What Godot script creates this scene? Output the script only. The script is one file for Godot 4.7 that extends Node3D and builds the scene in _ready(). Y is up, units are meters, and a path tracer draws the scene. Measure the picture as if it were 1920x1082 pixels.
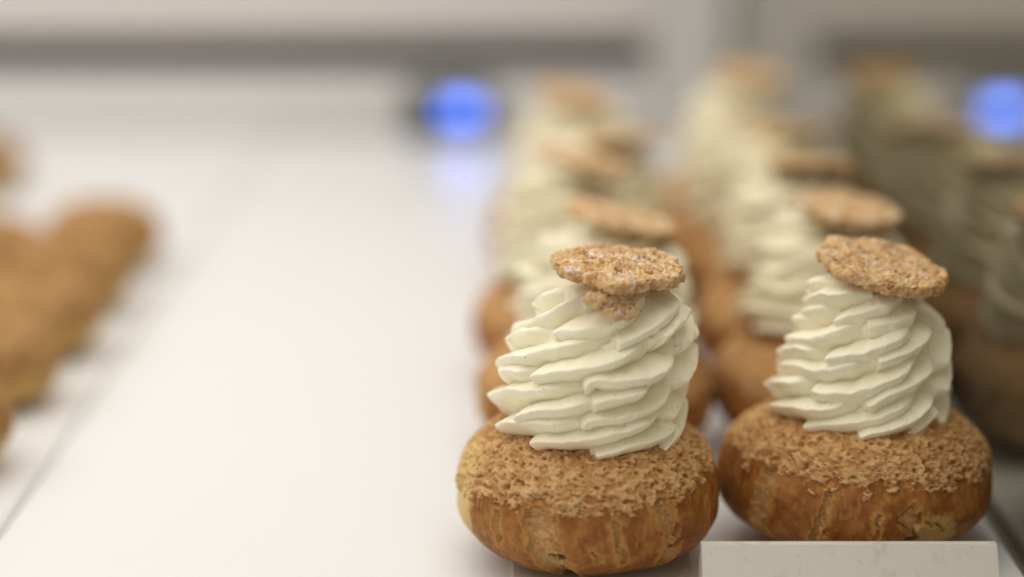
extends Node3D

# ---------------------------------------------------------------- materials
var M := {}

func mat(col: Color, rough: float, spec := 0.5) -> StandardMaterial3D:
	var m := StandardMaterial3D.new()
	m.albedo_color = col.linear_to_srgb()
	m.roughness = rough
	m.metallic_specular = spec
	return m

func vmat(rough: float, spec := 0.5) -> StandardMaterial3D:
	var m := mat(Color(1, 1, 1), rough, spec)
	m.vertex_color_use_as_albedo = true
	return m

func noise(s: int, freq: float, oct := 3, cell := false) -> FastNoiseLite:
	var n := FastNoiseLite.new()
	n.seed = s
	n.frequency = freq
	if cell:
		n.noise_type = FastNoiseLite.TYPE_CELLULAR
		n.cellular_return_type = FastNoiseLite.RETURN_DISTANCE
		n.fractal_type = FastNoiseLite.FRACTAL_NONE
	else:
		n.noise_type = FastNoiseLite.TYPE_SIMPLEX_SMOOTH
		n.fractal_type = FastNoiseLite.FRACTAL_FBM if oct > 1 else FastNoiseLite.FRACTAL_NONE
		n.fractal_octaves = oct
	return n

# ---------------------------------------------------------------- meshes
# A closed sheet of rows x cols points (columns wrap when the last repeats the first).
func sheet(pts: PackedVector3Array, cols: int, rows: int, colors: PackedColorArray, wrap: bool) -> ArrayMesh:
	var n := PackedVector3Array()
	n.resize(pts.size())
	var vol := 0.0
	var idx := PackedInt32Array()
	idx.resize((rows - 1) * (cols - 1) * 6)
	var w := 0
	for r in rows - 1:
		for c in cols - 1:
			var a := r * cols + c
			var b := a + 1
			var d := a + cols
			var e := d + 1
			var f1 := (pts[b] - pts[a]).cross(pts[d] - pts[a])
			var f2 := (pts[d] - pts[e]).cross(pts[b] - pts[e])
			n[a] += f1
			n[b] += f1 + f2
			n[d] += f1 + f2
			n[e] += f2
			vol += pts[a].dot(f1) + pts[e].dot(f2)
			idx[w] = a; idx[w + 1] = b; idx[w + 2] = d
			idx[w + 3] = e; idx[w + 4] = d; idx[w + 5] = b
			w += 6
	if wrap:
		for r in rows:
			var s := n[r * cols] + n[r * cols + cols - 1]
			n[r * cols] = s
			n[r * cols + cols - 1] = s
	var sgn := 1.0 if vol > 0 else -1.0
	for i in n.size():
		n[i] = (n[i] * sgn).normalized() if n[i].length_squared() > 1e-30 else Vector3.UP
	if vol > 0:                                    # front faces run clockwise
		for k in range(0, idx.size(), 3):
			var t := idx[k + 1]
			idx[k + 1] = idx[k + 2]
			idx[k + 2] = t
	var arr := []
	arr.resize(Mesh.ARRAY_MAX)
	arr[Mesh.ARRAY_VERTEX] = pts
	arr[Mesh.ARRAY_NORMAL] = n
	if colors.size():
		arr[Mesh.ARRAY_COLOR] = colors
	arr[Mesh.ARRAY_INDEX] = idx
	var m := ArrayMesh.new()
	m.add_surface_from_arrays(Mesh.PRIMITIVE_TRIANGLES, arr)
	return m

func face(st: SurfaceTool, poly: Array, mid: Vector3) -> void:
	var c := Vector3.ZERO
	for p in poly:
		c += p
	c /= poly.size()
	var nn: Vector3 = (poly[1] - poly[0]).cross(poly[2] - poly[0]).normalized()
	if nn.dot(c - mid) < 0:
		nn = -nn
		poly.reverse()
	for k in range(1, poly.size() - 1):            # clockwise from outside
		for p in [poly[0], poly[k + 1], poly[k]]:
			st.set_normal(nn)
			st.add_vertex(p)

# A box between two corners with chamfered edges.
func cbox(lo: Vector3, hi: Vector3, b: float) -> ArrayMesh:
	var st := SurfaceTool.new()
	st.begin(Mesh.PRIMITIVE_TRIANGLES)
	cbox_into(st, lo, hi, b)
	return st.commit()

func cbox_into(st: SurfaceTool, lo: Vector3, hi: Vector3, b: float) -> void:
	var mid := (lo + hi) * 0.5
	var h := (hi - lo) * 0.5
	var pt := func(s: Vector3, ax: int) -> Vector3:
		var p := Vector3(s.x * (h.x - b), s.y * (h.y - b), s.z * (h.z - b))
		p[ax] = s[ax] * h[ax]
		return mid + p
	for ax in 3:
		var u := (ax + 1) % 3
		var v := (ax + 2) % 3
		for s in [-1.0, 1.0]:
			var q := []
			for k in [[-1.0, -1.0], [1.0, -1.0], [1.0, 1.0], [-1.0, 1.0]]:
				var sv := Vector3.ZERO
				sv[ax] = s
				sv[u] = k[0]
				sv[v] = k[1]
				q.append(pt.call(sv, ax))
			face(st, q, mid)
			for s2 in [-1.0, 1.0]:                 # edge between faces ax and u
				var a1 := Vector3.ZERO
				a1[ax] = s
				a1[u] = s2
				a1[v] = -1.0
				var a2 := a1
				a2[v] = 1.0
				face(st, [pt.call(a1, ax), pt.call(a2, ax), pt.call(a2, u), pt.call(a1, u)], mid)
	for x in [-1.0, 1.0]:
		for y in [-1.0, 1.0]:
			for z in [-1.0, 1.0]:
				var s := Vector3(x, y, z)
				face(st, [pt.call(s, 0), pt.call(s, 1), pt.call(s, 2)], mid)

# A flat slab with a convex outline in (x, z) and an eased upper edge.
func slab(outline: Array, y0: float, y1: float, b: float) -> ArrayMesh:
	var st := SurfaceTool.new()
	st.begin(Mesh.PRIMITIVE_TRIANGLES)
	var c := Vector2.ZERO
	for p in outline:
		c += p
	c /= outline.size()
	var mid := Vector3(c.x, (y0 + y1) * 0.5, c.y)
	var low := []
	var side := []
	var top := []
	for p in outline:
		var q: Vector2 = p + Vector2(-signf(p.x - c.x), -signf(p.y - c.y)) * b
		low.append(Vector3(p.x, y0, p.y))
		side.append(Vector3(p.x, y1 - b, p.y))
		top.append(Vector3(q.x, y1, q.y))
	for k in outline.size():
		var k2 := (k + 1) % outline.size()
		face(st, [low[k], low[k2], side[k2], side[k]], mid)
		face(st, [side[k], side[k2], top[k2], top[k]], mid)
	face(st, low.duplicate(), mid)
	face(st, top.duplicate(), mid)
	return st.commit()

func prism(outline: Array, x0: float, x1: float) -> ArrayMesh:   # outline in (z, y), convex
	var st := SurfaceTool.new()
	st.begin(Mesh.PRIMITIVE_TRIANGLES)
	var mid := Vector3.ZERO
	for p in outline:
		mid += Vector3((x0 + x1) * 0.5, p.y, p.x)
	mid /= outline.size()
	var l := []
	var r := []
	for p in outline:
		l.append(Vector3(x0, p.y, p.x))
		r.append(Vector3(x1, p.y, p.x))
	for k in outline.size():
		var k2 := (k + 1) % outline.size()
		face(st, [l[k], l[k2], r[k2], r[k]], mid)
	face(st, l.duplicate(), mid)
	face(st, r.duplicate(), mid)
	return st.commit()

# ---------------------------------------------------------------- pastry
# Bun profile: alpha from -90 (bottom) to 90 degrees (top).
func bun_point(az: float, al: float, R: float, H: float, shape: FastNoiseLite) -> Vector3:
	var ym := H * 0.45
	var ca := pow(maxf(cos(al), 0.0), 0.87 if al > 0 else 0.84)
	var sa := signf(sin(al)) * pow(absf(sin(al)), 0.91 if al > 0 else 0.86)
	var rr := R * ca * (1.0 + 0.06 * shape.get_noise_3d(sin(az), sin(al), cos(az)) + 0.022 * shape.get_noise_3d(sin(az) * 3.4 + 5.0, sin(al) * 2.4, cos(az) * 3.4))
	var y := ym + sa * ((H - ym) if al > 0 else ym)
	y += 0.0012 * shape.get_noise_3d(sin(az) * ca + 7.0, 3.0, cos(az) * ca) * clampf(y / H * 2.0, 0.0, 1.0)
	return Vector3(sin(az) * rr, maxf(y, 0.0), cos(az) * rr)

func seg_dist(p: Vector2, a: Vector2, b: Vector2) -> float:
	var d := b - a
	var t := clampf((p - a).dot(d) / maxf(d.length_squared(), 1e-12), 0.0, 1.0)
	return p.distance_to(a + d * t)

# cracks: [[half width mm, [az deg, height mm], ...]], pits: [[az deg, height mm, radius mm, depth mm]]
func make_bun(s: int, R: float, H: float, nu: int, nv: int, spec: Dictionary) -> Array:
	var shape := noise(s, 0.55, 2)
	var warp := noise(s + 1, 0.28, 3)              # frequencies per millimetre from here on
	var fine := noise(s + 2, 0.9, 3)
	var mott := noise(s + 3, 0.16, 4)
	var pore := noise(s + 4, 0.42, 1, true)
	var wrinkle := noise(s + 9, 0.35, 2)
	var crk: Array = spec.get("cracks", [])
	var pits: Array = spec.get("pits", [])
	var pale: Array = spec.get("pale", [])
	var hb: float = spec.get("rim", 21.0)
	var gold: float = spec.get("gold", 0.0)
	var cols := nu + 1
	var pts := PackedVector3Array()
	var cl := PackedColorArray()
	pts.resize(cols * (nv + 1))
	cl.resize(cols * (nv + 1))
	for j in nv + 1:
		var al := lerpf(-PI / 2, PI / 2, float(j) / nv)
		for i in cols:
			var az := lerpf(-PI, PI, float(i) / nu)
			if i == nu:
				az = -PI
			var p := bun_point(az, al, R, H, shape)
			var q := p * 1000.0
			var out := Vector3(p.x / R, (p.y - H * 0.45) / H * 1.4, p.z / R).normalized()
			var w := Vector2(warp.get_noise_3d(q.x, q.y, q.z), warp.get_noise_3d(q.x + 50, q.y, q.z))
			var here := Vector2(az * R * 1000.0, q.y) + w * 1.5
			var inside := -99.0                    # millimetres inside the nearest crack
			var wid := 1.0
			for c in crk:
				for k in range(1, c.size() - 1):
					var d: float = c[0] - seg_dist(here, Vector2(deg_to_rad(c[k][0]) * R * 1000.0, c[k][1]), Vector2(deg_to_rad(c[k + 1][0]) * R * 1000.0, c[k + 1][1]))
					if d > inside:
						inside = d
						wid = c[0]
			var open := smoothstep(-0.15, 0.35, inside)
			var rim := exp(-pow((inside + 0.5) / 0.8, 2.0)) if inside < 0.2 else 0.0
			var f := fine.get_noise_3d(q.x, q.y, q.z)
			var m := mott.get_noise_3d(q.x, q.y, q.z)
			var po := pore.get_noise_3d(q.x, q.y, q.z)
			var disp := 0.04 * f + 0.10 * wrinkle.get_noise_3d(q.x * 1.6, q.y * 0.5, q.z * 1.6)
			disp += rim * 0.34
			disp -= open * (0.95 + 0.45 * minf(wid, 2.0) + 1.2 * f)
			if wid > 1.5:
				disp -= open * 1.3 * smoothstep(-0.62, -0.86, po)
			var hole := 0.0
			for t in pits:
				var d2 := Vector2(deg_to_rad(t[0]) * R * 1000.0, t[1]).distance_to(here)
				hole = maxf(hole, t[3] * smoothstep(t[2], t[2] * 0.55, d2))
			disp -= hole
			p += out * disp * 0.001
			p.y = maxf(p.y, 0.0)
			# baked skin in red brown plates, golden at their edges, open crumb in the cracks
			var col := Color(0.265, 0.088, 0.018).lerp(Color(0.40, 0.165, 0.040), clampf(0.5 + 1.3 * m, 0.0, 1.0))
			col = col.lerp(Color(0.165, 0.047, 0.010), clampf(0.9 * mott.get_noise_3d(q.x * 2.0 + 90, q.y * 2.0, q.z * 2.0), 0.0, 0.7))
			col = col.lerp(Color(0.52, 0.27, 0.075), smoothstep(0.34, 0.55, absf(wrinkle.get_noise_3d(q.x * 1.3, q.y * 0.45 + 40, q.z * 1.3)) + 0.25 * f) * 0.4)
			col = col.lerp(Color(0.53, 0.255, 0.065), rim * 0.75)
			col = col.lerp(Color(0.56, 0.36, 0.11), gold)
			var under := smoothstep(4.6, 2.4, q.y + 2.4 * w.x + 1.0 * f)      # the unbrowned foot has a ragged edge
			col = col.lerp(Color(0.57, 0.33, 0.105), under * 0.8)
			for z in pale:                         # [az deg, height mm, radius mm, strength]
				var dz := Vector2(deg_to_rad(z[0]) * R * 1000.0, z[1]).distance_to(here)
				col = col.lerp(Color(0.70, 0.48, 0.18), z[3] * smoothstep(z[2] * 1.12, z[2] * 0.86, dz + 2.0 * f))
			col = col.lerp(Color(0.60, 0.37, 0.140).lerp(Color(0.74, 0.51, 0.23), clampf(0.5 + f * 1.5, 0.0, 1.0)), open * 0.95)
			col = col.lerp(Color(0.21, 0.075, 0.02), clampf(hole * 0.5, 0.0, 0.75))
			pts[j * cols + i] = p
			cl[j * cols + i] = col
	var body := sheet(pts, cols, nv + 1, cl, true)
	# the crumbly crust that covers the upper half
	var peb := noise(s + 5, 0.36, 1, true)
	var peb2 := noise(s + 6, 0.65, 1, true)
	var big := noise(s + 7, 0.13, 3)
	var hol := noise(s + 8, 0.33, 2)
	var net := noise(s + 10, 0.20, 1, true)
	net.cellular_return_type = FastNoiseLite.RETURN_DISTANCE2_SUB
	var cv := nv * 3 / 4
	pts = PackedVector3Array()
	cl = PackedColorArray()
	pts.resize(cols * (cv + 1))
	cl.resize(cols * (cv + 1))
	for j in cv + 1:
		var al := lerpf(-0.28, PI / 2 * 0.97, float(j) / cv)
		for i in cols:
			var az := lerpf(-PI, PI, float(i) / nu)
			if i == nu:
				az = -PI
			var p := bun_point(az, al, R, H, shape)
			var q := p * 1000.0
			var out := Vector3(p.x / R, (p.y - H * 0.45) / H * 1.4, p.z / R).normalized()
			var wx := warp.get_noise_3d(q.x + 20, q.y, q.z)
			var wy := warp.get_noise_3d(q.x, q.y + 20, q.z)
			var f := fine.get_noise_3d(q.x, q.y, q.z)
			f = fine.get_noise_3d(q.x * 0.62, q.y * 0.8, q.z * 0.62)
			var k1 := -peb.get_noise_3d(q.x + 2.4 * wx, q.y * 1.35 + 2.4 * wy, q.z + 2.0 * wx)
			var k2 := -peb2.get_noise_3d(q.x + wx, q.y * 1.2, q.z + wy)
			var edge: float = q.y - (hb + 4.2 * big.get_noise_3d(q.x, q.y * 0.4, q.z) + 2.6 * wx + 1.4 * f + spec.get("slant", 0.0) * sin(az))
			var ins := smoothstep(-0.7, 0.5, edge)
			for c in crk:
				var top: Array = c[c.size() - 1]
				var dd: float = absf(az * R * 1000.0 - deg_to_rad(top[0]) * R * 1000.0 + 2.5 * wy) - c[0] * 0.9
				if edge < 4.0:
					ins *= smoothstep(-0.3, 0.6, dd + maxf(edge, 0.0) * 0.8)
			var gapn := 1.0 + net.get_noise_3d(q.x + 3.0 * wx + 1.2 * f, q.y * 1.5 + 3.0 * wy, q.z + 3.0 * wx)
			var fl := smoothstep(-0.05, 0.07, big.get_noise_3d(q.x * 1.9, q.y * 3.2, q.z * 1.9) + 0.26 * f + 0.10 * (gapn - 0.3))
			var fl2 := smoothstep(-0.06, 0.08, big.get_noise_3d(q.x * 3.6 + 70, q.y * 5.2, q.z * 3.6) + 0.26 * f)
			var disp := 0.22 + 0.44 * fl + 0.24 * fl2 + 0.16 * k1 + 0.16 * k2 + 0.26 * f + 0.30 * fine.get_noise_3d(q.x, q.y, q.z + 30)
			disp -= 0.6 * smoothstep(0.30, 0.46, hol.get_noise_3d(q.x, q.y * 1.5, q.z))
			disp += 0.3 * exp(-pow((edge - 1.0) / 1.2, 2.0)) * (0.2 + 1.6 * wy) - 0.35 * smoothstep(6.0, 0.0, edge)
			p += out * lerpf(-1.6, disp, ins) * 0.001
			var t := clampf(0.62 * fl + 0.30 * fl2 + 0.5 * big.get_noise_3d(q.x * 1.3 + 9, q.y * 1.3, q.z * 1.3) + 0.25 * f, 0.0, 1.0)
			var col := Color(0.46, 0.23, 0.084).lerp(Color(0.63, 0.385, 0.168), t)
			col = col.lerp(Color(0.33, 0.125, 0.040), smoothstep(0.22, 0.46, hol.get_noise_3d(q.x, q.y * 1.5, q.z)) * 0.45)
			col = col.lerp(Color(0.42, 0.245, 0.095).lerp(Color(0.30, 0.15, 0.055), smoothstep(-0.1, 0.25, big.get_noise_3d(q.x * 0.6, q.y * 0.6 + 33, q.z * 0.6))), gold * 0.9)
			for z in pale:
				var dz := Vector2(deg_to_rad(z[0]) * R * 1000.0, z[1]).distance_to(Vector2(az * R * 1000.0, q.y) + Vector2(wx, wy) * 2.2)
				col = col.lerp(Color(0.70, 0.48, 0.19), z[3] * 0.8 * smoothstep(z[2] * 1.12, z[2] * 0.86, dz + 2.0 * f))
			pts[j * cols + i] = p
			cl[j * cols + i] = col
	return [body, sheet(pts, cols, cv + 1, cl, true)]

# A rope of cream from a star nozzle, laid in a rising coil.
func make_cream(s: int, na: int, nr: int, o: Dictionary) -> ArrayMesh:
	var rng := RandomNumberGenerator.new()
	rng.seed = s
	var slow := noise(s, 0.6, 2)
	var small := noise(s + 1, 0.30, 2)
	var rag := noise(s + 2, 0.8, 2)
	var teeth: int = o.get("teeth", 8)
	var turns: float = o.get("turns", 3.3)
	var hgt: float = o.get("height", 0.040)
	var r0: float = o.get("r0", 0.0172)
	var r1: float = o.get("r1", 0.0088)
	var lean: Vector2 = o.get("lean", Vector2.ZERO)
	var ph0: float = deg_to_rad(o.get("start", 200.0))
	var twist: float = o.get("twist", 1.0)
	var torn: float = o.get("torn", 0.0)
	var fold: float = o.get("fold", 0.5)
	var amp := []
	var off := []
	for k in teeth:
		amp.append(rng.randf_range(0.75, 1.2))
		off.append(rng.randf_range(-0.16, 0.16))
	var cols := nr + 1
	var pts := PackedVector3Array()
	pts.resize(cols * (na + 1))
	for i in na + 1:
		var t := float(i) / na
		var ph := ph0 + TAU * turns * t
		var rc := lerpf(r0, r1, pow(t, 1.9)) * (1.0 + 0.05 * slow.get_noise_2d(t * 9.0, 3.0))
		var yc := 0.0055 + (hgt - 0.0115) * pow(t, 0.96) + 0.0008 * slow.get_noise_2d(t * 12.0, 9.0)
		var thick := lerpf(1.0, 0.84, t) * (1.0 + 0.06 * slow.get_noise_2d(t * 14.0, 20.0))
		var ends := smoothstep(0.0, 0.035, t) * smoothstep(1.0, 0.93, t)
		if t > 0.93:
			rc *= lerpf(1.0, 0.55, (t - 0.93) / 0.07)
		thick *= maxf(ends, 0.02)
		var er := Vector3(sin(ph), 0, cos(ph))
		var tw := twist * (ph - ph0) + 0.75 * slow.get_noise_2d(t * 16.0, 40.0)
		for j in cols:
			var psi := TAU * float(j % nr) / nr
			var u := (psi - tw) / TAU * teeth
			var kk := int(floor(u))
			var fr := u - kk
			var id := posmod(kk, teeth)
			var id2 := posmod(kk + 1, teeth)
			# a ridge with a thin outer edge and hollow flanks, leaning upwards
			var a := 0.5 + 0.5 * float(off[id])
			var d := (fr / a) if fr < a else ((1.0 - fr) / (1.0 - a))
			var am := lerpf(float(amp[id]), float(amp[id2]), fr)
			am *= clampf(1.0 + 0.85 * slow.get_noise_3d(t * 26.0, id * 5.0, 7.0), 0.45, 1.35)
			var blade := 1.0 - (sqrt((1.0 - d) * (1.0 - d) + 0.0225) - 0.15) / 0.8612
			# now and then a ridge swells and folds over its neighbour
			var fo := fold * smoothstep(0.18, 0.45, slow.get_noise_3d(t * 38.0, id * 3.0 + 50.0, 1.0))
			am += 0.35 * fo
			var rho := 0.64 + 0.48 * am * blade
			var px := cos(psi) * rho * 0.0102 * thick
			var py := sin(psi) * rho * 0.0074 * thick
			var lift := (0.0011 - 0.0024 * fo) * blade * am * cos(psi)            # edges curl up on the outside
			var q := Vector3(er.x * (rc + px), yc + py, er.z * (rc + px))
			var w := q * 1000.0
			var bump := 0.10 * small.get_noise_3d(w.x, w.y, w.z)
			if torn > 0.0:
				bump += torn * smoothstep(0.80, 1.0, d) * rag.get_noise_3d(w.x, w.y, w.z)
			q += er * bump * 0.001 + Vector3(0, lift + bump * 0.0006, 0)
			var up := clampf(q.y / hgt, 0.0, 1.2)
			q.x += lean.x * up
			q.z += lean.y * up
			pts[i * cols + j] = q
	return sheet(pts, cols, na + 1, PackedColorArray(), true)

# A swirl whose folds are laid one by one: each ridge is a line of [turn in degrees, height in mm] round the coil.
func make_folded_cream(s: int, nu: int, nv: int, ridges: Array, rad: Array, axis: Array, deep: float, h1 := 46.0, torn := 0.0) -> ArrayMesh:
	var rng := RandomNumberGenerator.new()
	rng.seed = s
	var small := noise(s + 1, 0.30, 2)
	var wob := noise(s + 2, 0.12, 2)
	var h0 := -5.0
	var rag := noise(s + 3, 0.8, 2)
	var RM := 25.0                                 # millimetres per radian on the unrolled sheet
	var all := []
	for r in ridges:
		all.append(r)
	var lev := 3.0
	var n := 0
	while lev < 36.0:                              # the far side
		for k in 2:
			var a := 84.0 + 88.0 * k + (30.0 if n % 2 else 0.0) + rng.randf_range(-8, 8)
			var b := lev + rng.randf_range(-0.8, 0.8)
			all.append([[a, b], [a + 28, b + 2.2], [a + 62, b + 4.6], [a + 98, b + 8.5]])
		lev += 4.6
		n += 1
	var prof := PackedFloat32Array()
	prof.resize((nu + 1) * (nv + 1))
	for line in all:
		var p := PackedVector2Array()
		for q in line:
			p.append(Vector2(deg_to_rad(q[0]) * RM, q[1]))
		for it in 2:                               # round the corners of the line
			var c := PackedVector2Array([p[0]])
			for k in p.size() - 1:
				c.append(p[k].lerp(p[k + 1], 0.25))
				c.append(p[k].lerp(p[k + 1], 0.75))
			c.append(p[p.size() - 1])
			p = c
		var total := 0.0
		for k in p.size() - 1:
			total += p[k].distance_to(p[k + 1])
		var lo := p[0]
		var hi := p[0]
		for q in p:
			lo = lo.min(q)
			hi = hi.max(q)
		var tall := rng.randf_range(0.90, 1.08)
		var i0 := int(floor(((lo.x - 6.0) / RM + PI) / TAU * nu))
		var i1 := int(ceil(((hi.x + 6.0) / RM + PI) / TAU * nu))
		var j0 := maxi(0, int((lo.y - 7.5 - h0) / (h1 - h0) * nv))
		var j1 := mini(nv, int((hi.y + 4.0 - h0) / (h1 - h0) * nv) + 1)
		for i in range(i0, i1 + 1):
			var x := (float(i) / nu * TAU - PI) * RM
			var ii := posmod(i, nu)
			for j in range(j0, j1 + 1):
				var q := Vector2(x, lerpf(h0, h1, float(j) / nv))
				q.y += 0.5 * wob.get_noise_2d(x, q.y)
				var best := 1e9
				var side := 1.0
				var at := 0.0
				var run := 0.0
				for k in p.size() - 1:
					var d := p[k + 1] - p[k]
					var l := d.length()
					var t := clampf((q - p[k]).dot(d) / maxf(l * l, 1e-9), 0.0, 1.0)
					var e := q.distance_squared_to(p[k] + d * t)
					if e < best:
						best = e
						side = signf(d.cross(q - p[k]))
						at = run + l * t
					run += l
				best = sqrt(best)
				var env := smoothstep(-1.8, 1.0, at) * lerpf(1.0, 0.45, smoothstep(0.66, 1.0, at / total)) * tall
				var w := best / (2.5 if side > 0 else 6.2)
				var v := env * (1.0 - pow(w, 1.5 if side < 0 else 1.7))
				var id := j * (nu + 1) + ii
				if v > prof[id]:
					prof[id] = v
	var cols := nu + 1
	var pts := PackedVector3Array()
	pts.resize(cols * (nv + 1))
	for j in nv + 1:
		var h := lerpf(h0, h1, float(j) / nv)
		var rr := along(rad, h)
		var cx := along(axis, h)
		var close := 1.0 - smoothstep(h1 - 4.0, h1, h)
		for i in cols:
			var az := float(i % nu) / nu * TAU - PI
			var r := rr - deep * (1.0 - prof[j * cols + (i % nu)]) * clampf(rr / 20.0, 0.5, 1.0)
			var q := Vector3(sin(az) * r, h, cos(az) * r)
			r += 0.10 * small.get_noise_3d(q.x, q.y, q.z) + torn * rag.get_noise_3d(q.x, q.y, q.z) * smoothstep(0.75, 1.0, prof[j * cols + (i % nu)])
			r *= sqrt(maxf(close, 0.0))
			pts[j * cols + i] = Vector3(cx + sin(az) * r, h, cos(az) * r) * 0.001
	return sheet(pts, cols, nv + 1, PackedColorArray(), true)

func along(table: Array, x: float) -> float:       # [[x, y], ...] read in between
	for k in table.size() - 1:
		if x <= table[k + 1][0]:
			return lerpf(table[k][1], table[k + 1][1], clampf((x - table[k][0]) / (table[k + 1][0] - table[k][0]), 0.0, 1.0))
	return table[table.size() - 1][1]

# A thin baked crumble disc dusted with sugar.
func make_disc(s: int, rx: float, rz: float, th: float, nu: int, nv: int, jag: float, sugar := 0.75) -> ArrayMesh:
	var lowf := noise(s, 0.9, 3)
	var peb := noise(s + 1, 0.55, 1, true)
	var fine := noise(s + 2, 0.9, 3)
	var hol := noise(s + 3, 0.33, 2)
	var sug := noise(s + 4, 0.75, 2)
	var sugp := noise(s + 5, 0.12, 2)
	var cols := nu + 1
	var pts := PackedVector3Array()
	var cl := PackedColorArray()
	pts.resize(cols * (nv + 1))
	cl.resize(cols * (nv + 1))
	for j in nv + 1:
		var v := float(j) / nv                     # 0 middle of the top, 1 middle of the underside
		var rad: float
		var y: float
		if v < 0.55:
			rad = v / 0.55 * 0.94
			y = 1.0 - 0.16 * rad * rad
		elif v < 0.70:
			var e := (v - 0.55) / 0.15 * PI
			rad = 0.94 + 0.06 * sin(e)
			y = lerpf(0.86, -0.9, (1.0 - cos(e)) * 0.5)
		else:
			rad = 0.94 * (1.0 - (v - 0.70) / 0.30)
			y = -0.9
		for i in cols:
			var az := lerpf(-PI, PI, float(i) / nu)
			if i == nu:
				az = -PI
			var o := 1.0 + jag * (lowf.get_noise_2d(sin(az) * 1.3, cos(az) * 1.3) * 0.9 + 0.35 * lowf.get_noise_2d(sin(az) * 5.0 + 9, cos(az) * 5.0))
			var p := Vector3(sin(az) * rx * rad * o, y * th * 0.5, cos(az) * rz * rad * o)
			p.y += th * 0.35 * lowf.get_noise_2d(p.x * 90.0, p.z * 90.0 + 30)
			var q := p * 1000.0
			var f := fine.get_noise_3d(q.x, q.y, q.z)
			var h := hol.get_noise_3d(q.x, q.y, q.z)
			var b := -0.5 * peb.get_noise_3d(q.x + 2 * h, q.y, q.z + 2 * f) + 0.75 * f - 0.8 * smoothstep(0.30, 0.50, h)
			var out := Vector3(sin(az) * smoothstep(0.8, 1.0, rad), 1.0 if v < 0.62 else -1.0, cos(az) * smoothstep(0.8, 1.0, rad)).normalized()
			p += out * b * (0.0004 + 0.002 * jag)
			var t := clampf(0.5 + 1.2 * lowf.get_noise_3d(q.x * 0.3, q.y * 0.3 + 4, q.z * 0.3) + 0.5 * f, 0.0, 1.0)
			var col := Color(0.53, 0.29, 0.115).lerp(Color(0.75, 0.505, 0.245), t)
			col = col.lerp(Color(0.34, 0.125, 0.035), smoothstep(0.26, 0.46, h) * 0.5)
			if v < 0.62:
				var su := sug.get_noise_3d(q.x, q.y, q.z) + 0.75 * sugp.get_noise_3d(q.x, q.y, q.z)
				col = col.lerp(Color(0.82, 0.72, 0.62), smoothstep(0.20, 0.55, su) * sugar)
			pts[j * cols + i] = p
			cl[j * cols + i] = col
	return sheet(pts, cols, nv + 1, cl, true)

# ---------------------------------------------------------------- objects
func part(called: String, mesh: Mesh, m: Material, parent: Node3D, at := Vector3.ZERO, rot := Vector3.ZERO) -> MeshInstance3D:
	var o := MeshInstance3D.new()
	o.name = called
	o.mesh = mesh
	o.material_override = m
	o.cast_shadow = GeometryInstance3D.SHADOW_CASTING_SETTING_ON
	parent.add_child(o, true)
	o.position = at
	o.rotation_degrees = rot
	return o

func thing(called: String, label: String, category: String, at: Vector3, group := "") -> Node3D:
	var o := Node3D.new()
	o.name = called
	add_child(o, true)
	o.position = at
	tag(o, label, category, group)
	return o

func tag(o: Node3D, label: String, category: String, group := "") -> void:
	o.set_meta("label", label)
	o.set_meta("category", category)
	if group:
		o.set_meta("group", group)

func setting(o: Node3D, label: String) -> void:
	o.set_meta("kind", "structure")
	o.set_meta("label", label)

func cream_puff(called: String, label: String, group: String, at: Vector3, turn: float, bun: Array, cream: Mesh, disc: Mesh, H: float, cream_at: Vector3, disc_at: Vector3, disc_rot: Vector3) -> Node3D:
	var t := thing(called, label, "cream puff", at, group)
	var b := part("choux_bun", bun[0], M.skin, t, Vector3.ZERO, Vector3(0, turn, 0))
	part("craquelin_crust", bun[1], M.crumble, b)
	part("cream_swirl", cream, M.cream, t, cream_at + Vector3(0, H, 0), Vector3(0, turn, 0))
	part("biscuit_disc", disc, M.biscuit, t, disc_at, disc_rot)
	return t

func _ready() -> void:
	# ---- camera: a short telephoto held above the counter, wide open
	var cam := Camera3D.new()
	cam.name = "camera"
	add_child(cam)
	cam.position = Vector3(0, 0.194, 0)
	cam.rotation_degrees = Vector3(-14.05, 0, 0)
	var lens := CameraAttributesPhysical.new()
	lens.frustum_focal_length = 85.0
	lens.frustum_focus_distance = 0.496
	lens.exposure_aperture = 3.25
	cam.attributes = lens
	cam.fov = 16.375
	cam.near = 0.05
	cam.far = 20.0
	cam.current = true
	# ---- air of the shop
	var we := WorldEnvironment.new()
	we.name = "surroundings"
	var env := Environment.new()
	env.background_mode = Environment.BG_COLOR
	env.background_color = Color(0.47, 0.46, 0.445).linear_to_srgb()
	env.tonemap_mode = Environment.TONE_MAPPER_LINEAR
	env.tonemap_exposure = 1.06
	env.ssao_enabled = true
	env.ssil_enabled = true
	env.sdfgi_enabled = true
	we.environment = env
	add_child(we)
	# ---- the light under the roof of the display case
	var lamp := AreaLight3D.new()
	lamp.name = "case_light"
	lamp.area_size = Vector2(1.0, 1.0)
	lamp.light_energy = 0.385
	lamp.light_color = Color(1.0, 0.992, 0.972)
	lamp.shadow_enabled = true
	lamp.area_range = 6.0
	add_child(lamp)
	lamp.position = Vector3(-0.28, 0.50, -0.68)
	lamp.rotation_degrees = Vector3(-90, 0, 0)

	make_materials()
	build_lamp()
	build_setting()
	build_puffs()
	build_small_buns()
	build_details()

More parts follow.
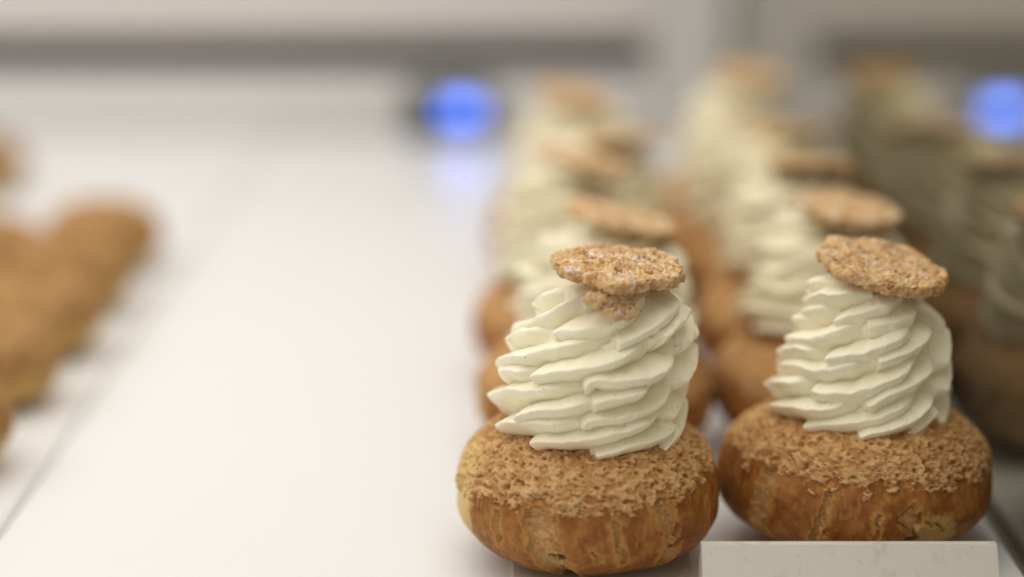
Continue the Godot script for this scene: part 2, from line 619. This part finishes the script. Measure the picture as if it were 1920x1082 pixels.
func make_materials() -> void:
	M.tray = mat(Color(0.785, 0.778, 0.765), 0.32, 0.45)
	M.shelf = mat(Color(0.55, 0.53, 0.50), 0.5)
	M.ledge = mat(Color(0.70, 0.675, 0.655), 0.35)
	M.door = mat(Color(0.66, 0.605, 0.58), 0.4)
	M.post = mat(Color(0.64, 0.62, 0.60), 0.35)
	M.glass = mat(Color(0.32, 0.295, 0.215), 0.05, 0.5)
	M.glass.metallic = 0.8
	M.card = mat(Color(0.71, 0.655, 0.58), 0.5)
	M.card.albedo_texture = stains()
	M.card.uv1_triplanar = true
	M.card.uv1_scale = Vector3(16, 16, 16)
	M.black = mat(Color(0.03, 0.03, 0.032), 0.4)
	M.skin = vmat(0.50, 0.34)
	M.crumble = vmat(0.85, 0.3)
	M.biscuit = vmat(0.7, 0.35)
	var c := mat(Color(0.945, 0.875, 0.655), 0.36, 0.45)
	c.albedo_texture = specks()
	c.uv1_triplanar = true
	c.uv1_scale = Vector3(22, 22, 22)
	M.cream = c
	var led := mat(Color(0.02, 0.03, 0.1), 0.3)
	led.emission_enabled = true
	led.emission = Color(0.10, 0.23, 1.0).linear_to_srgb()
	led.emission_energy_multiplier = 3.6
	M.led = led
	var g := mat(Color(0.8, 0.8, 0.8), 0.5)
	g.emission_enabled = true
	g.emission = Color(1.0, 0.985, 0.955).linear_to_srgb()
	g.emission_energy_multiplier = 0.28
	M.glow = g

# grease marks on the card
func stains() -> ImageTexture:
	var n := 256
	var img := Image.create(n, n, false, Image.FORMAT_RGB8)
	var a := noise(301, 0.03, 4)
	var b := noise(302, 0.10, 3)
	for y in n:
		for x in n:
			var s := smoothstep(0.32, 0.48, a.get_noise_2d(x, y * 1.0) + 0.25 * b.get_noise_2d(x, y))
			var g := 1.0 + 0.02 * b.get_noise_2d(x * 3.0, y * 3.0)
			img.set_pixel(x, y, Color(g, g, g).lerp(Color(0.92, 0.87, 0.79), s * 0.6))
	return ImageTexture.create_from_image(img)

# vanilla seeds and a few tan crumbs in the cream
func specks() -> ImageTexture:
	var n := 512
	var img := Image.create(n, n, false, Image.FORMAT_RGB8)
	img.fill(Color(1, 1, 1))
	var rng := RandomNumberGenerator.new()
	rng.seed = 77
	for k in 34:
		var c := Vector2(rng.randf_range(6, n - 6), rng.randf_range(6, n - 6))
		var r := rng.randf_range(0.9, 2.0)
		var col := Color(0.42, 0.38, 0.30)
		if k % 9 == 0:
			r = rng.randf_range(2.5, 4.0)
			col = Color(0.90, 0.78, 0.52)
		for y in range(int(c.y - r - 1), int(c.y + r + 2)):
			for x in range(int(c.x - r - 1), int(c.x + r + 2)):
				var w := clampf(r + 0.5 - Vector2(x, y).distance_to(c), 0.0, 1.0)
				img.set_pixel(x, y, img.get_pixel(x, y).lerp(col, w))
	return ImageTexture.create_from_image(img)

# the panel that the light comes from, under the roof of the case
func build_lamp() -> void:
	var t := thing("light_panel", "flat white light panel hanging over the trays above the picture", "lamp", Vector3(-0.28, 0.502, -0.68))
	part("housing", cbox(Vector3(-0.51, 0.004, -0.51), Vector3(0.51, 0.030, 0.51), 0.003), M.post, t)
	part("diffuser", cbox(Vector3(-0.50, 0.001, -0.50), Vector3(0.50, 0.0035, 0.50), 0.0005), M.glow, t)

func build_setting() -> void:
	var shelf := part("shelf", cbox(Vector3(-0.66, -0.030, -1.34), Vector3(0.150, -0.0053, -0.30), 0.001), M.shelf, self)
	setting(shelf, "grey shelf beneath the white trays")
	var t1 := part("tray", slab([Vector2(-0.1370, -1.126), Vector2(0.1225, -1.126), Vector2(0.1322, -0.330), Vector2(-0.1370, -0.330)], -0.0050, 0.0, 0.0010), M.tray, self)
	tag(t1, "glossy white tray under the two rows of cream puffs", "tray")
	var t2 := part("tray_001", cbox(Vector3(-0.600, -0.0050, -1.137), Vector3(-0.1380, 0.0, -0.330), 0.0012), M.tray, self)
	tag(t2, "white tray at the left that carries the plain small choux buns", "tray")
	# back of the case: ledge, dark gap under the sliding doors, corner post
	var back := thing("case_back", "pale rear wall of the display case with a dark horizontal gap", "wall", Vector3(0, 0, -1.14))
	part("ledge", cbox(Vector3(-0.62, -0.0051, -0.030), Vector3(0.0788, 0.0350, 0.0), 0.002), M.ledge, back)
	part("sliding_door", cbox(Vector3(-0.62, 0.0555, -0.030), Vector3(0.0788, 0.40, -0.002), 0.002), M.door, back)
	part("back_plate", cbox(Vector3(-0.62, -0.0051, -0.190), Vector3(0.0788, 0.40, -0.180), 0.001), M.ledge, back)
	part("top_plate", cbox(Vector3(-0.64, 0.4005, -0.190), Vector3(0.1235, 0.410, 0.0), 0.001), M.ledge, back)
	part("end_plate", cbox(Vector3(-0.64, -0.0051, -0.190), Vector3(-0.6205, 0.40, 0.0), 0.001), M.ledge, back)
	part("end_plate", cbox(Vector3(0.0790, -0.0051, -0.190), Vector3(0.0950, 0.40, -0.0305), 0.001), M.ledge, back)
	var post := part("corner_post", cbox(Vector3(0.0800, -0.0051, -1.170), Vector3(0.1235, 0.40, -1.128), 0.002), M.post, self)
	tag(post, "light grey upright corner post where the rear wall meets the glass", "post")
	var glass := part("glass_side", cbox(Vector3(0.0, -0.0051, -0.70), Vector3(0.008, 0.36, 0.18), 0.0006), M.glass, self, Vector3(0.1330, 0, -0.48), Vector3(0, 0.72, 0))
	tag(glass, "dark mirror glass side of the display case reflecting the pastries", "glass panel")

func build_puffs() -> void:
	# the two sharp ones in front
	var H1 := 0.0385
	var b1 := make_bun(11, 0.0342, H1, 560, 215, {
		"rim": 23.0, "slant": 2.0,
		"cracks": [[4.0, [-12, 2], [-17, 9], [-21, 15], [-23, 20]], [2.1, [40, 5], [37, 12], [34, 19], [30, 24]], [0.8, [15, 10], [11, 15], [9.5, 21]], [0.9, [-43, 13], [-44, 20]], [0.5, [62, 8], [60, 20]], [0.35, [3, 11], [1, 14]], [1.5, [120, 5], [118, 20]], [2.5, [-150, 5], [-148, 20]]],
		"pits": [[-16, 13, 1.43, 2.40], [-14, 10.5, 1.95, 2.70], [-19, 11, 1.17, 1.80], [-10, 5, 1.30, 1.95], [-15, 5.5, 1.56, 2.25], [-12, 11.5, 1.04, 1.50], [-18, 17.5, 2.08, 2.25], [38, 17, 1.69, 2.40], [39, 13.5, 2.34, 2.55]],
		"pale": [[-82, 19, 13, 1.0]]})
	var folds := [
		[[50, 3.5], [68, 6], [88, 11], [108, 17]],
		[[60, 11.5], [78, 15.5], [98, 21]],
		[[64, 20], [83, 25], [103, 30]],
		[[68, 30], [88, 34], [108, 37]],
		[[30, 2.0], [46, 3.5], [64, 7], [80, 11]],
		[[-106.6, 35.4], [-106.9, 38.4], [-71.7, 42.3]],
		[[-89.6, 32.1], [-74.2, 34.7], [-62.2, 37.9], [-50.4, 41.0], [-40.6, 42.6]],
		[[-43.4, 33.5], [-43.1, 35.2], [-25.1, 36.3], [-9.3, 37.6], [5.0, 39.5], [18.0, 42.1], [25.6, 43.6]],
		[[-88.6, 28.0], [-91.5, 30.0], [-76.7, 32.7], [-54.5, 33.7]],
		[[-91.1, 23.0], [-58.3, 28.0], [-42.1, 31.1], [-19.0, 33.5], [-3.4, 34.5]],
		[[1.6, 33.3], [7.2, 34.3], [22.4, 36.6], [44.4, 39.6], [80.7, 41.8]],
		[[35.3, 34.0], [57.9, 37.1], [92.4, 38.6]],
		[[-42.6, 23.3], [-40.4, 25.0], [-20.9, 27.6], [-0.6, 29.4], [12.9, 31.3], [30.4, 32.6]],
		[[-79.9, 21.8], [-57.8, 24.2], [-43.7, 24.6]],
		[[-8.3, 22.6], [-7.2, 24.9], [0.7, 25.8], [10.3, 24.7], [25.9, 25.1], [44.7, 26.5], [61.8, 30.7]],
		[[-88.7, 14.0], [-63.2, 18.7], [-37.4, 21.5], [-17.7, 22.3], [-6.4, 21.7]],
		[[-3.1, 19.1], [8.5, 20.8], [27.5, 21.4], [37.9, 22.7]],
		[[-48.3, 12.3], [-44.3, 14.8], [-27.8, 17.0], [-8.4, 19.0], [5.4, 19.8]],
		[[-5.3, 12.5], [-2.5, 15.3], [15.2, 15.3], [32.9, 16.0], [53.5, 18.8], [63.2, 23.5]],
		[[-79.4, 6.9], [-53.5, 11.5], [-32.1, 12.9], [-12.9, 14.3], [5.0, 13.0]],
		[[-39.1, 6.8], [-33.0, 8.6], [-13.1, 9.3], [5.1, 10.8], [23.9, 12.1], [44.1, 13.2], [62.0, 16.2]],
		[[1.6, 5.7], [16.7, 7.1], [35.7, 7.8], [61.7, 8.6], [82.7, 11.8]],
	]
	var c1 := make_folded_cream(27, 640, 360, folds, [[-5.0, 22.5], [0.0, 23.5], [5.5, 24.4], [14.0, 25.6], [23.0, 25.7], [28.0, 25.0], [32.0, 23.0], [37.0, 20.6], [41.0, 18.0], [46.0, 15.0]], [[5.0, -0.1], [14.0, -0.2], [23.0, 1.9], [28.0, 2.8], [32.0, 4.6], [37.0, 6.2], [41.0, 7.0]], 8.4)
	var d1 := make_disc(31, 0.0160, 0.0158, 0.0030, 300, 150, 0.20, 0.9)
	var p1 := cream_puff("cream_puff", "sharp front cream puff with a cracked bun, nearest in the left row", "cream puffs standing in two rows", Vector3(0.0195, 0, -0.4900), 0.0, b1, c1, d1, H1 - 0.0090, Vector3.ZERO, Vector3(0.0066, 0.0778, 0.004), Vector3(5, 20, -3))
	var chip := make_disc(35, 0.0068, 0.0032, 0.0020, 120, 60, 0.22)
	part("biscuit_chip", chip, M.biscuit, p1, Vector3(0.0050, 0.0722, 0.0200), Vector3(40, 0, -24))

	var H2 := 0.0385
	var b2 := make_bun(12, 0.0355, H2, 560, 215, {
		"rim": 24.5, "slant": -1.0,
		"cracks": [[2.3, [-54, 5], [-53, 13], [-50, 21], [-49, 25]], [1.1, [-29, 4], [-26, 12], [-23, 18], [-21, 23]], [0.45, [-1, 9], [-1, 18]], [0.5, [20, 16], [26, 15], [30, 12]], [0.5, [18, 8], [24, 9], [29, 6]], [0.8, [13, 10], [15, 20]], [1.4, [110, 5], [112, 20]]],
		"pits": [[12.5, 17.5, 3.2, 3.2], [14, 12.5, 2.3, 2.6], [-53, 16, 1.2, 1.4], [-54, 11, 1.1, 1.3], [-22, 14, 0.9, 1.2]],
		"pale": [[25, 9, 8.5, 0.55]]})
	var folds2 := [
		[[46, 3.0], [64, 6], [86, 11], [108, 17]],
		[[60, 15], [78, 19], [98, 24]],
		[[62, 22], [80, 26.5], [100, 31]],
		[[-87.6, 36.9], [-56.1, 40.4], [-29.3, 41.8], [-9.6, 41.2]],
		[[-40.8, 33.8], [-32.7, 35.6], [-9.1, 38.3], [13.2, 39.9], [25.9, 40.3]],
		[[-88.1, 33.7], [-61.8, 36.5], [-44.1, 36.1]],
		[[-11.4, 34.0], [2.9, 34.3], [19.8, 35.2], [41.6, 36.8], [52.5, 37.9]],
		[[-91.9, 26.5], [-54.4, 29.4], [-33.4, 32.4], [-10.3, 34.6]],
		[[-39.2, 24.3], [-36.0, 25.8], [-16.1, 27.6], [1.3, 29.7], [20.7, 32.1], [40.8, 34.4]],
		[[-92.2, 23.5], [-63.9, 26.3], [-41.7, 26.4]],
		[[-88.8, 18.1], [-76.3, 21.1], [-56.3, 21.5], [-37.7, 22.1], [-25.2, 24.0], [-6.2, 25.4], [7.3, 24.9]],
		[[-2.0, 25.9], [11.5, 26.9], [27.0, 28.4], [47.3, 31.3], [65.7, 32.9]],
		[[-43.4, 16.6], [-38.5, 17.1], [-21.1, 17.3], [-3.6, 19.3], [12.8, 21.6], [27.1, 24.3], [45.2, 26.6]],
		[[-88.9, 14.5], [-64.4, 17.3], [-46.8, 18.1]],
		[[-5.0, 14.3], [1.5, 16.1], [13.6, 18.4], [30.5, 20.1], [46.7, 22.3], [62.1, 25.2]],
		[[-88.8, 7.1], [-72.2, 10.7], [-48.0, 12.1], [-29.9, 13.1], [-16.0, 15.0], [-4.2, 15.3]],
		[[-46.2, 6.8], [-30.8, 8.8], [-15.2, 10.0], [-1.7, 11.1], [12.3, 12.7], [28.3, 15.3], [46.5, 18.2]],
		[[-8.2, 6.5], [-0.9, 8.1], [14.9, 9.2], [28.3, 11.1], [42.7, 13.9], [59.8, 16.5]],
		[[25.4, 6.0], [37.6, 7.8], [49.7, 10.2], [63.5, 12.2]],
	]
	var c2 := make_folded_cream(28, 640, 360, folds2, [[-5, 22.5], [0, 23.6], [5, 24.0], [10, 24.2], [15, 23.7], [20, 22.6], [25, 21.5], [30, 20.0], [34, 18.0], [38, 17.0], [42, 17.0]], [[0, -1.6], [5, -1.1], [10, -0.6], [15, -0.5], [20, 0.1], [25, 0.8], [30, 1.5], [34, 1.1], [38, 1.5], [42, 1.5]], 8.0, 46.0, 0.12)
	var d2 := make_disc(32, 0.0172, 0.0160, 0.0034, 300, 150, 0.06, 0.5)
	cream_puff("cream_puff", "sharp front cream puff behind the white card, nearest in the right row", "cream puffs standing in two rows", Vector3(0.0912, 0, -0.5030), 0.0, b2, c2, d2, H2 - 0.0098, Vector3.ZERO, Vector3(0.0036, 0.0748, 0.003), Vector3(9, 0, -11))

	# those behind, out of focus
	var buns := []
	var creams := []
	var discs := []
	for k in 3:
		buns.append(make_bun(40 + k * 11, 0.0352, 0.0385, 150, 64, {"rim": 21.0, "cracks": [[2.0, [-60 + 50 * k, 4], [-55 + 50 * k, 20]], [1.4, [20 + 30 * k, 4], [24 + 30 * k, 20]], [2.0, [150, 4], [155, 20]]], "pale": [[-120 + 60 * k, 14, 9, 0.7]]}))
		creams.append(make_cream(60 + k * 7, 420, 96, {"turns": 4.0, "height": 0.0440, "teeth": 7, "start": 120.0 + 80.0 * k, "lean": Vector2(0.003, 0.0), "r0": 0.0165, "r1": 0.0085, "torn": 0.15}))
		discs.append(make_disc(80 + k, 0.0162, 0.0156, 0.0029, 110, 60, 0.10))
	# x, z, turn, disc offset x, disc height, tilt x, tilt z, label
	var rows := [
		[0.0245, -0.5750, 40, 0.0080, 0.0726, 6, -13, "second cream puff of the left row, its biscuit sloping down to the right"],
		[0.0205, -0.6500, 160, 0.0035, 0.0752, 10, -4, "blurred third cream puff from the front in the left row"],
		[0.0300, -0.7220, 280, 0.0110, 0.0725, 4, -8, "blurred fourth cream puff of the left row, biscuit pushed to its right"],
		[0.0240, -0.7980, 75, 0.0010, 0.0735, 12, -6, "farthest cream puff of the left row, beside the blue display"],
		[0.0950, -0.5830, 100, 0.0050, 0.0740, 8, -2, "second cream puff of the right row, just behind the sharp one"],
		[0.0950, -0.6540, 205, 0.0045, 0.0735, 6, -8, "blurred third cream puff from the front in the right row"],
		[0.0940, -0.7250, 320, 0.0085, 0.0715, 8, -10, "blurred fourth cream puff from the front in the right row"],
		[0.0925, -0.7850, 230, 0.0050, 0.0690, 8, -4, "low fifth cream puff of the right row, mostly hidden behind the fourth"],
		[0.0938, -0.8480, 10, 0.0080, 0.0750, 10, -6, "farthest cream puff of the right row, in front of the grey post"],
	]
	for k in rows.size():
		var r: Array = rows[k]
		var puff := cream_puff("cream_puff", r[7], "cream puffs standing in two rows", Vector3(r[0], 0, r[1]), r[2], buns[k % 3], creams[(k + 1) % 3], discs[(k * 2) % 3], 0.0300, Vector3.ZERO, Vector3(r[3], r[4], 0.002), Vector3(r[5], r[2] * 0.5, r[6]))
		puff.scale = [Vector3(1.0, 0.985, 1.0), Vector3(0.97, 1.0, 0.97), Vector3(1.0, 0.97, 1.0), Vector3(0.96, 1.01, 0.96)][k % 4]
		if k >= 6:
			puff.scale = Vector3(0.94, 0.94 if k == 7 else 1.0, 0.94) if k < 8 else Vector3(0.92, 1.0, 0.92)

func build_small_buns() -> void:
	var kinds := []
	for k in 3:
		kinds.append(make_bun(140 + k * 13, 0.0236, 0.0285, 150, 64, {"rim": 12.0, "gold": 0.85, "cracks": [[1.6, [40 + 70 * k, 3], [44 + 70 * k, 10]]]}))
	# right column from front to back, then the column beside it
	var spots := [
		[-0.1700, -0.5560, "plain choux bun cut by the left edge, nearest to the camera"],
		[-0.1695, -0.6230, "second plain choux bun from the front beside the tray seam"],
		[-0.1680, -0.6830, "middle one of the five plain choux buns beside the tray seam"],
		[-0.1690, -0.7440, "fourth plain choux bun from the front beside the tray seam"],
		[-0.1690, -0.8090, "farthest plain choux bun beside the tray seam, its round top free"],
		[-0.2075, -0.7140, "plain choux bun at the left edge in the second column, nearer one"],
		[-0.2085, -0.7760, "plain choux bun at the left edge just left of the farthest bun"],
		[-0.2630, -0.9700, "lone plain choux bun far back at the left edge"],
	]
	for k in spots.size():
		var s: Array = spots[k]
		var t := thing("choux_bun", s[2], "choux bun", Vector3(s[0], 0, s[1]), "plain choux buns on the left tray")
		t.rotation_degrees.y = k * 67.0
		part("baked_shell", kinds[k % 3][0], M.skin, t)
		part("craquelin_crust", kinds[k % 3][1], M.crumble, t)

func build_details() -> void:
	# small thermometer with a blue display at the back
	var th := thing("thermometer", "small dark thermometer with a glowing blue display by the rear wall", "thermometer", Vector3(-0.0300, 0, -1.120))
	part("housing", cbox(Vector3(-0.030, 0.0, -0.012), Vector3(0.019, 0.030, 0.0), 0.002), M.black, th)
	part("display_screen", cbox(Vector3(-0.0080, 0.0125, 0.0), Vector3(0.0110, 0.0225, 0.0012), 0.0004), M.led, th)
	var glow := AreaLight3D.new()
	glow.name = "display_glow"
	glow.area_size = Vector2(0.019, 0.010)
	glow.light_energy = 0.0004
	glow.light_color = Color(0.4, 0.55, 1.0)
	glow.shadow_enabled = true
	glow.area_range = 3.0
	th.add_child(glow)
	glow.position = Vector3(0.0025, 0.0175, 0.0020)
	glow.rotation_degrees = Vector3(0, 180, 0)
	# the blank back of a price card in front of the right row
	var card := thing("price_card", "blank white card standing in front of the right cream puff", "card", Vector3(0.0790, 0, -0.4560))
	part("card_body", prism([Vector2(0.006, 0.0), Vector2(-0.0130, 0.0), Vector2(-0.0052, 0.0148), Vector2(-0.0030, 0.0148)], -0.0328, 0.0392), M.card, card)
	var slip := part("paper_slip", cbox(Vector3(0.000, 0.0004, -0.500), Vector3(0.046, 0.0010, -0.440), 0.0002), M.card, self)
	tag(slip, "flat white paper slip under the front left cream puff", "paper")
